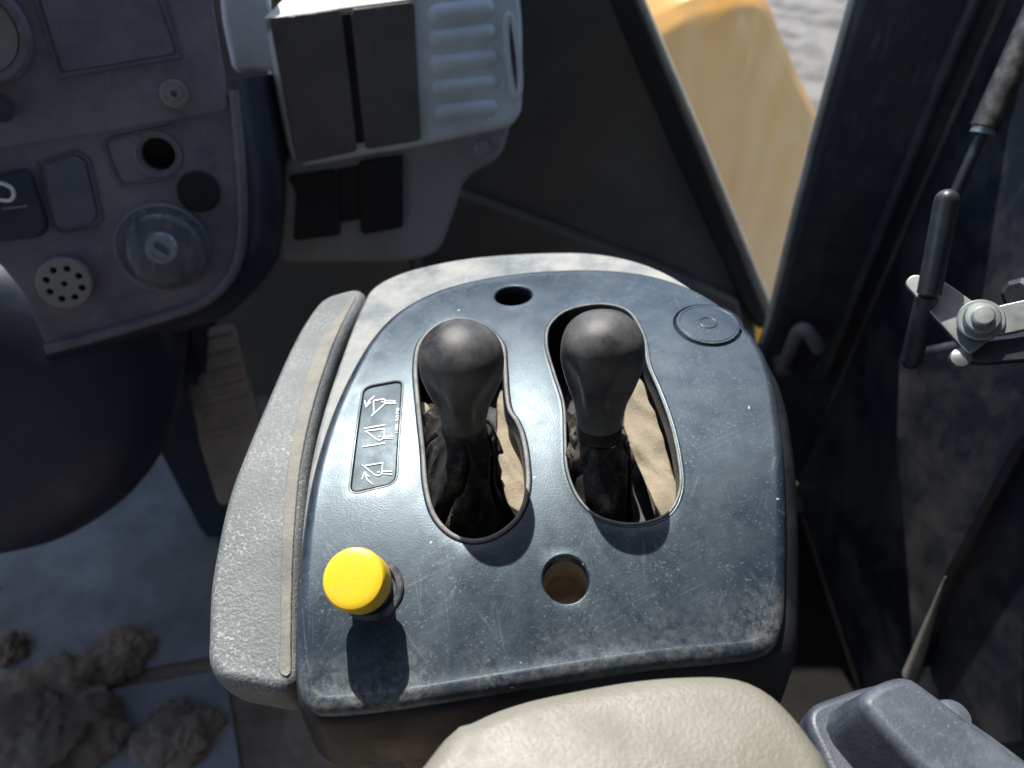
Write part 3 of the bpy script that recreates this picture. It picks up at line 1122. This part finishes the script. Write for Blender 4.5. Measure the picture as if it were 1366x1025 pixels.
# blank display frame
fr = [(40, -60), (46, -10), (82, 102), (240, 76), (216, 0), (200, -60)]
tube('display_bead', [DP.pt(x, y, 0.0042) for x, y in fr], 0.0022, M['switch'], dash, 8)
slab('display_blank', DP.off(0.0052), [(44, -60), (52, -5), (86, 97), (235, 72), (212, 0), (196, -60)], 0.003, 0.0008, M['dash'], dash, corner=0.004)
# panel screw
disc_prof('screw', 233, 125, 0, [(0.0105, 0.003), (0.0105, 0.0050), (0.0090, 0.0062), (0.0055, 0.0064), (0.005, 0.0084), (0.0035, 0.0088), (0.0025, 0.0088), (0.0022, 0.006), (0.0004, 0.006)], M['buzzer'], dash)
# raised socket plate bead
tube('socket_bead', [DP.pt(x, y, 0.0004) for x, y in [(230, 168), (150, 184), (139, 192), (146, 215), (158, 242), (165, 248), (234, 236)]], 0.0016, M['switch'], dash, 8)
tube('socket_rim', [DP.map(p.x, p.y, 0.0003) for p in circle(DP.px(211, 206), 0.0165, 32)], 0.0016, M['dash'], dash, 8, closed=True)
disc_prof('rubber_plug', 265, 256, 0, [(0.0165, -0.001), (0.0165, 0.0015), (0.0150, 0.0032), (0.009, 0.004), (0.0004, 0.0042)], M['skirt'], dash)
# rocker blanks
s1 = slab('switch_blank', DP.off(0.003), [(56, 220), (99, 207), (114, 216), (131, 290), (122, 300), (84, 306), (74, 298)], 0.005, 0.002, M['switch'], dash, corner=0.005)
tube('switch_bezel', [DP.pt(x, y, 0.0005) for x, y in [(51, 218), (100, 202), (118, 212), (136, 292), (126, 305), (82, 311), (68, 300)]], 0.0014, M['switch'], s1, 8, closed=True)
s2 = slab('rocker_switch', DP.off(0.006), [(-40, 240), (34, 226), (42, 234), (64, 304), (54, 318), (10, 322), (-40, 330)], 0.008, 0.003, M['dashblue'], dash, corner=0.005)
pp = DP.off(0.0064)
tube('lamp_symbol', [pp.pt(x, y) for x, y in [(-6, 244), (6, 246), (16, 252), (18, 262), (12, 268), (0, 267)]], 0.0014, M['symbol'], s2, 6, sm=3)
tube('switch_line', [pp.pt(3, 279), pp.pt(36, 275)], 0.0008, M['buzzer'], s2, 6)
# gauge at the edge
gg = disc_prof('gauge', -32, 45, 0, [(0.036, 0.003), (0.036, 0.008), (0.033, 0.012), (0.029, 0.012), (0.0275, 0.007), (0.0004, 0.006)], M['dash'], dash, 0, 56)
disc_prof('gauge_face', -32, 45, 0, [(0.027, 0.0065), (0.027, 0.0085), (0.0004, 0.0085)], M['buzzer'], gg)
# small toggle knob
tube('toggle', [DP.pt(-16, 150, 0.0), DP.pt(-4, 147, 0.012), DP.pt(8, 144, 0.024), DP.pt(11, 143, 0.027)], [0.006, 0.010], M['rod'], dash, 16, sm=4)
# clear key cover
kc = disc_prof('key_barrel', 216, 328, 0, [(0.013, 0.0), (0.013, 0.012), (0.0115, 0.014), (0.009, 0.014), (0.0085, 0.010), (0.0004, 0.010)], M['chrome'], dash)
disc_prof('key_bezel', 218, 331, 0, [(0.037, -0.001), (0.037, 0.002), (0.0345, 0.0045), (0.032, 0.0025), (0.0315, 0.0)], M['dash'], dash, 0, 56)
disc_prof('key_cover', 218, 331, 0, [(0.034, 0.002), (0.033, 0.010), (0.029, 0.017), (0.022, 0.021), (0.012, 0.023), (0.0004, 0.0235)], M['clear'], dash, 0, 56)
tube('key_slot', [DP.pt(207, 322, 0.0145), DP.pt(226, 334, 0.0145)], 0.002, M['black'], kc, 8)
# perforated buzzer
bz = Plane(DP.pt(88, 376, 0.008), DN)
bz.u, bz.v = DP.u, DP.v
hl = [circle((0, 0), 0.0026, 12)]
for i in range(8):
    a = 2 * pi * i / 8 + 0.3
    hl.append(circle((0.0125 * cos(a), 0.0125 * sin(a)), 0.0028, 12))
v, f = skin(bz, circle((0, 0), 0.0185, 48), hl, [(0.001, -0.0004), (0.0018, -0.0018), (0.002, -0.009)], [[(0.0002, -0.0003), (0.0003, -0.006)] for _ in hl], None)
bo = finish('buzzer', v, f, M['buzzer'], dash, 40)
lathe('buzzer_core', bz.map(0, 0, -0.008), DN, [(0.0175, 0), (0.0175, 0.003), (0.0004, 0.003)], M['black'], bo, 32)

# ================================================================== ribbed grey housing
HA, HT = radians(21), radians(18)
HN = Vector((sin(HA) * cos(HT), -cos(HA) * cos(HT), sin(HT)))
HP = Plane(atd(540, 150, 0.70), HN)
hb = HP.pt(500, 300)
hs = thing('ribbed_housing', 'light grey moulded housing with ribbed end and dark flaps behind the dash', 'housing', (hb.x, hb.y + 0.06, FLOOR))
slab('body', HP, [(353, 24), (455, 12), (556, -4), (560, -60), (686, -80), (700, 30), (699, 150), (684, 171), (566, 196), (392, 226), (378, 160)], 0.10, 0.008, M['grey'], hs, corner=0.018)
slab('lower_body', HP.off(-0.012), [(384, 200), (690, 140), (672, 212), (622, 238), (606, 290), (588, 340), (540, 352), (370, 352), (376, 280)], 0.09, 0.008, M['greylow'], hs, corner=0.015)
slab('side_cover', HP.off(-0.01), [(290, -60), (358, -60), (368, 94), (313, 99), (298, 30)], 0.05, 0.005, M['grey'], hs, corner=0.006)
0 and slab('flange', HP.off(-0.02), [(345, 10), (380, 8), (408, 226), (385, 230), (372, 170)], 0.03, 0.003, M['greylow'], hs, corner=0.006)
la, lb = HP.pt(352, 25, 0.001), HP.pt(558, -3, 0.001)
bk = Vector((0.03, 0.085, 0.014))
lv = [la, lb, lb + bk, la + bk]
lv = lv + [q - Vector((0, 0, 0.02)) + (Vector((0, 0.004, 0))) for q in lv]
finish('top_ledge', lv, [(0, 1, 2, 3), (4, 5, 6, 7), (0, 1, 5, 4), (1, 2, 6, 5), (2, 3, 7, 6), (3, 0, 4, 7)], M['pale'], hs)
for (a, b) in (((566, 22), (664, 10)), ((568, 54), (666, 42)), ((570, 87), (668, 76)), ((572, 119), (668, 110)), ((574, 152), (668, 142))):
    P_, R_ = [], []
    A_, B_ = HP.pt(*a, -0.005), HP.pt(*b, -0.005)
    for i in range(13):
        t = i / 12
        P_.append(A_.lerp(B_, t))
        R_.append(0.0105 * sqrt(max(0.02, 1 - abs(2 * t - 1) ** 6)))
    tube('rib', P_, R_, M['grey'], hs, 14)
rec = circle(HP.px(684, 76), 0.0055, 40, 0.036)
v = [HP.map(p.x, p.y, 0.0012) for p in rec]
tube('end_slot_rim', v, 0.003, M['grey'], hs, 8, closed=True)
v, f = skin(HP, rec, [], [(0, -0.001)], [], None, dish=lambda p: 0.0008)
finish('end_slot', v, f, M['switch'], hs)
slab('slot_back', HP.off(0.001), [(454, 20), (472, 18), (490, 190), (474, 192)], 0.003, 0.0005, M['black'], hs, corner=0.002)
slab('slot_back', HP.off(-0.010), [(448, 226), (486, 220), (486, 292), (452, 298)], 0.003, 0.0005, M['black'], hs, corner=0.002)
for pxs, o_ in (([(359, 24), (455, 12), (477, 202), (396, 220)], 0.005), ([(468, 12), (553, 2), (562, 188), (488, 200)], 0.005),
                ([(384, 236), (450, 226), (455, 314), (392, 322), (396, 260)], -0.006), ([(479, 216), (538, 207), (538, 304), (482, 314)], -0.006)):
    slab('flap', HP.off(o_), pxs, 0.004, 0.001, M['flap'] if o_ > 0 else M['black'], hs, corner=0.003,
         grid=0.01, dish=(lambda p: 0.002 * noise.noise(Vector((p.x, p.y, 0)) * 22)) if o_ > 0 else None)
lathe('bolt', HP.pt(646, 200, -0.012), HN, [(0.008, -0.002), (0.008, 0.004), (0.006, 0.006), (0.0004, 0.006)], M['greylow'], hs, 24)
box('bracket', (hb.x - 0.05, hb.y + 0.03, FLOOR), (hb.x + 0.03, hb.y + 0.09, -0.1), M['wall'], hs, 0.006)

# ================================================================== kick wall, seal, window
WP = Plane((0, 0.55, 0), (0, -1, 0))
kw = thing('kick_wall', 'dark grey trim wall with black rubber seal below the side window', 'wall', (0.15, 0.57, FLOOR))
slab('panel', WP, [(560, -120), (790, -120), (818, -40), (1008, 436), (1016, 560), (540, 560)], 0.03, 0.003, M['wall'], kw, corner=0.006)
slab('lower_panel', WP.off(0.018), [(560, 250), (620, 262), (740, 306), (870, 356), (985, 404), (1010, 520), (560, 520)], 0.016, 0.004, M['wall'], kw, corner=0.008)
slab('rubber_seal', WP.off(0.012), [(778, -120), (810, -120), (850, 0), (934, 200), (1032, 440), (1010, 440), (985, 395), (895, 200), (812, 0)], 0.03, 0.005, M['seal'], kw, corner=0.004)
tube('glass_edge', [WP.pt(807, -110, -0.026), WP.pt(851, 0, -0.026), WP.pt(937, 200, -0.026), WP.pt(1034, 434, -0.026)], 0.007, M['pale'], kw, 10)
box('base', (0.0, 0.556, FLOOR - 0.003), (0.43, 0.60, -0.5), M['wall'], kw, 0.003)
win = slab('side_window', Plane((0, 0.566, 0), (0, -1, 0)), [(770, -120), (1200, -120), (1150, 0), (1090, 200), (1030, 450)], 0.005, 0.001, M['glass'], None, corner=0.003)
tag(win, 'dusty tapered window pane between the dark wall and the black pillar', 'window')

# ================================================================== right pillar and door
PP = Plane((0, 0.42, 0), (0, -1, 0))
pil = thing('cab_pillar', 'satin black cab pillar with pale edge trim beside the window', 'pillar', (0.36, 0.45, FLOOR))
slab('post', PP, [(1172, -120), (1400, -120), (1340, 0), (1283, 130), (1226, 260), (1117, 520), (1070, 646), (1010, 646), (1012, 480), (1034, 426), (1092, 200), (1148, 0)], 0.02, 0.006, M['pillar'], pil, corner=0.006)
tube('edge_trim', [PP.pt(1172, -110, -0.012), PP.pt(1144, 0, -0.012), PP.pt(1088, 200, -0.012), PP.pt(1032, 424, -0.012), PP.pt(1018, 480, -0.012)], 0.0042, M['pale'], pil, 10)
tube('ridge', [PP.pt(1352, -110, 0.001), PP.pt(1300, 0, 0.001), PP.pt(1253, 110, 0.001), PP.pt(1208, 225, 0.001), PP.pt(1100, 500, 0.001)], 0.0065, M['pillar'], pil, 10)
tube('ridge', [PP.pt(1396, -110, 0.002), PP.pt(1338, 0, 0.002), PP.pt(1226, 258, 0.002), PP.pt(1117, 516, 0.002), PP.pt(1076, 630, 0.002)], 0.004, M['wall'], pil, 10)
slab('foot', Plane((0, 0, FLOOR + 0.012), (0, 0, 1), (0, 1, 0)), [(1030, 656), (1110, 642), (1155, 622), (1185, 600), (1200, 640), (1140, 668), (1030, 690)], 0.014, 0.003, M['strip'], pil, corner=0.003)

hk = thing('coat_hook', 'small pale grey hook fixed to the black pillar foot', 'hook', PP.pt(1050, 480))
tube('arm', [PP.pt(1044, 490, 0.0), PP.pt(1050, 455, 0.016), PP.pt(1056, 428, 0.024), PP.pt(1064, 418, 0.03), PP.pt(1074, 428, 0.036), PP.pt(1080, 438, 0.038)], 0.0085, M['buzzer'], hk, 12, sm=4)
slab('plate', PP.off(0.003), [(1032, 478), (1052, 474), (1056, 500), (1036, 504)], 0.004, 0.0008, M['buzzer'], hk, corner=0.003)

XD = 0.432
dr = thing('cab_door', 'dark blue black cab door trim with a beige edged lower panel', 'door', (XD + 0.02, 0.1, FLOOR))
box('inner_skin', (XD, -0.7, FLOOR + 0.003), (XD + 0.04, 0.418, 0.9), M['door'], dr, 0.004)
XP = Plane((XD - 0.03, 0, 0), (-1, -0.25, 0.05))
slab('lower_trim', XP, [(1196, 470), (1300, 450), (1480, 440), (1480, 560), (1366, 590), (1258, 786), (1216, 905), (1206, 760), (1192, 600)], 0.03, 0.006, M['door'], dr, corner=0.01)
slab('corner_trim', XP.off(-0.012), [(1362, 590), (1500, 560), (1500, 1000), (1300, 1000), (1232, 900), (1268, 780)], 0.03, 0.006, M['door'], dr, corner=0.02)
tube('edge_strip', [XP.pt(1262, 770, 0.001), XP.pt(1246, 816, 0.001), XP.pt(1232, 856, 0.001), XP.pt(1216, 902, 0.001)], [0.0006, 0.0075], M['strip'], dr, 8, sm=4)

gs = thing('gas_strut', 'scuffed black strut with thin rod above the door latch', 'strut', atd(1275, 262, 0.62))
a_, b_, c_ = atd(1395, -10, 0.56), atd(1313, 172, 0.58), atd(1258, 296, 0.60)
tube('cylinder', [a_, b_], 0.0105, M['strut'], gs, 18)
tube('end_cap', [b_, b_.lerp(c_, 0.06)], 0.009, M['steel'], gs, 18)
tube('piston_rod', [b_.lerp(c_, 0.03), c_], 0.0045, M['rod'], gs, 12)
tube('ball_stud', [c_, CAM + (c_ - CAM) * ((XD + 0.004 - CAM.x) / (c_.x - CAM.x))], 0.004, M['rod'], gs, 10)

lt = thing('door_latch', 'zinc door latch bracket with black pin and bolted arm', 'latch', atd(1290, 450, 0.45))
P_, R_ = capsule_pts(atd(1266, 252, 0.435), atd(1239, 392, 0.452), 0.0068)
tube('pin', P_, R_, M['rod'], lt, 20)
P_, R_ = capsule_pts(atd(1213, 492, 0.475), atd(1236, 396, 0.456), 0.0064)
tube('pin_tail', P_, R_, M['rod'], lt, 20)
LN = Vector((-0.35, -0.45, 0.82))
LP = Plane(atd(1250, 410, 0.452), LN)
slab('bracket', LP, [(1206, 378), (1216, 366), (1234, 368), (1262, 376), (1292, 398), (1334, 424), (1322, 452), (1294, 474), (1282, 462)], 0.0035, 0.0008, M['steel'], lt, corner=0.006, ds=0.0015)
LA = LP.off(0.003)
slab('arm', LA, [(1284, 436), (1296, 420), (1330, 408), (1440, 384), (1480, 380), (1480, 420), (1440, 424), (1340, 446), (1300, 450)], 0.0035, 0.0008, M['steel'], lt, corner=0.006, ds=0.0015)
slab('lower_arm', LP.off(-0.004), [(1288, 470), (1300, 456), (1340, 452), (1440, 436), (1480, 440), (1480, 470), (1440, 474), (1320, 484), (1298, 484)], 0.006, 0.001, M['rod'], lt, corner=0.005, ds=0.0015)
bc = LA.pt(1308, 428)
lathe('washer', bc, LN, [(0.0125, 0), (0.0125, 0.0018), (0.0118, 0.0024), (0.0004, 0.0024)], M['steel'], lt, 32)
lathe('bolt_head', bc, LN, [(0.0098, 0.0024), (0.0098, 0.005), (0.0088, 0.0062), (0.0062, 0.0064), (0.006, 0.0088), (0.005, 0.0096), (0.0004, 0.0098)], M['steel'], lt, 32)
lathe('nut', LP.pt(1284, 474, -0.006), LN, [(0.006, -0.004), (0.0062, 0.0), (0.0055, 0.002), (0.003, 0.003), (0.0004, 0.003)], M['steel'], lt, 20)
box('mount', (atd(1440, 420, 0.46).x - 0.01, atd(1440, 420, 0.46).y - 0.02, atd(1440, 420, 0.46).z - 0.03), (XD + 0.003, atd(1440, 420, 0.46).y + 0.03, atd(1440, 420, 0.46).z + 0.015), M['rod'], lt, 0.003)
kn = atd(1362, 392, 0.50)
lathe('release_knob', kn, (-0.6, -0.5, 0.3), [(0.009, -0.03), (0.011, -0.004), (0.011, 0.004), (0.008, 0.008), (0.0004, 0.008)], M['rod'], lt, 8, None, 20)

# ================================================================== brake pedal
pd = thing('brake_pedal', 'muddy brown ribbed foot pedal below the dash', 'pedal', (atd(300, 600, 0.95).x, atd(300, 600, 0.95).y, FLOOR))
PDN = Vector((0.10, -0.62, 0.75))
PDP = Plane(atd(290, 540, 0.86), PDN)
slab('pad', PDP, [(236, 446), (312, 430), (346, 560), (348, 660), (292, 676), (268, 600)], 0.012, 0.003, M['pedal'], pd, corner=0.008)
for i in range(7):
    y0 = 452 + i * 21
    xs = 4 + i * 5
    tube('rib', [PDP.pt(243 + xs, y0 + 2, -0.001), PDP.pt(307 + xs * 0.9, y0 - 11, -0.001)], 0.0042, M['pedal'], pd, 8)
q = PDP.pt(300, 640, -0.012)
tube('arm', [q, Vector((q.x, q.y + 0.02, FLOOR))], 0.012, M['black'], pd, 10)

# ================================================================== mud clods on the floor
def clod(px, py, r, label, sq=0.55, seed=0):
    p = fp_pt(px, py)
    bm = bmesh.new()
    bmesh.ops.create_icosphere(bm, subdivisions=5, radius=1)
    for vv in bm.verts:
        c = vv.co.copy()
        k = 1 + 0.38 * noise.noise(c * 1.6 + Vector((seed, 0, 0))) + 0.18 * noise.noise(c * 4 + Vector((0, seed, 0))) + 0.12 * noise.noise(c * 9) + 0.07 * noise.noise(c * 22) - 0.10 * abs(noise.noise(c * 5 + Vector((3, 3, seed))))
        vv.co = Vector((c.x * r * k, c.y * r * k * 0.9, max(-0.25, c.z) * r * sq * k))
    v = [x.co + p + Vector((0, 0, r * sq * 0.12)) for x in bm.verts]
    bm.verts.index_update()
    f = [tuple(x.index for x in fc.verts) for fc in bm.faces]
    bm.free()
    o = finish('mud_clod', v, f, M['mud'], None, 60)
    zmin = min(q.co.z for q in o.data.vertices)
    o.data.transform(Matrix.Translation((0, 0, FLOOR - zmin - 0.0005)))
    tag(o, label, 'mud', 'mud clods on the cab floor')


def fp_pt(x, y):
    d = ray(x, y)
    t = (FLOOR - CAM.z) / d.z
    return CAM + d * t


clod(62, 968, 0.085, 'largest dried mud clod on the blue grey floor plate', 0.28, 2)
clod(240, 980, 0.045, 'brown mud clod beside the foot of the console', 0.3, 5)
clod(14, 868, 0.022, 'small dark mud lump on the floor plate under the cowl', 0.7, 8)
clod(160, 872, 0.04, 'flat smear of brown mud across the floor plate edge', 0.25, 11)

# ================================================================== outside: yellow body panel
YP = Plane((0, 1.25, 0), (0, -1, 0))
ol = [YP.px(x, y) for x, y in [(845, 70), (868, 38), (905, 8), (960, -8), (1012, -8), (1032, 20), (1046, 58), (1068, 105), (1098, 170), (1150, 300)]]
ol = [Vector((q.x, q.y)) for q in ol]
ol += [Vector((1.0, -1.1)), Vector((1.0, GROUND)), Vector((0.1, GROUND)), Vector((0.05, -0.9)), Vector((0.16, -0.45))]
ol = ccw(resample(catmull(ol), 0.02))
nn = len(ol)
prof = [(0.0, -0.5), (-0.01, -0.10), (0.0, -0.03), (0.03, 0.0), (0.07, 0.02), (0.12, 0.035), (0.2, 0.05), (0.32, 0.065), (0.45, 0.075), (0.6, 0.08), (0.8, 0.085)]
fine = []
for (a0, z0), (a1, z1) in zip(prof, prof[1:]):
    for i in range(5):
        fine.append((a0 + (a1 - a0) * i / 5, z0 + (z1 - z0) * i / 5))
fine.append(prof[-1])
yb = pillow('machine_body', YP, ol, fine, M['paint'])
for vv in yb.data.vertices:
    if vv.co.z < GROUND:
        vv.co.z = GROUND
    q = vv.co
    fold = q.z - (-0.12 - 0.10 * q.x)             # creased panel line
    vv.co.y += 0.04 * noise.noise(q * 4.0) + 0.018 * noise.noise(q * 9) + 0.006 * noise.noise(q * 22) + 0.02 * math.exp(-(fold / 0.012) ** 2) + (0.25 * fold if fold > 0 else 0)
tag(yb, 'yellow painted dented machine body panel outside the window', 'body panel')
for o in bpy.data.objects:
    if '_base' in o:
        del o['_base']
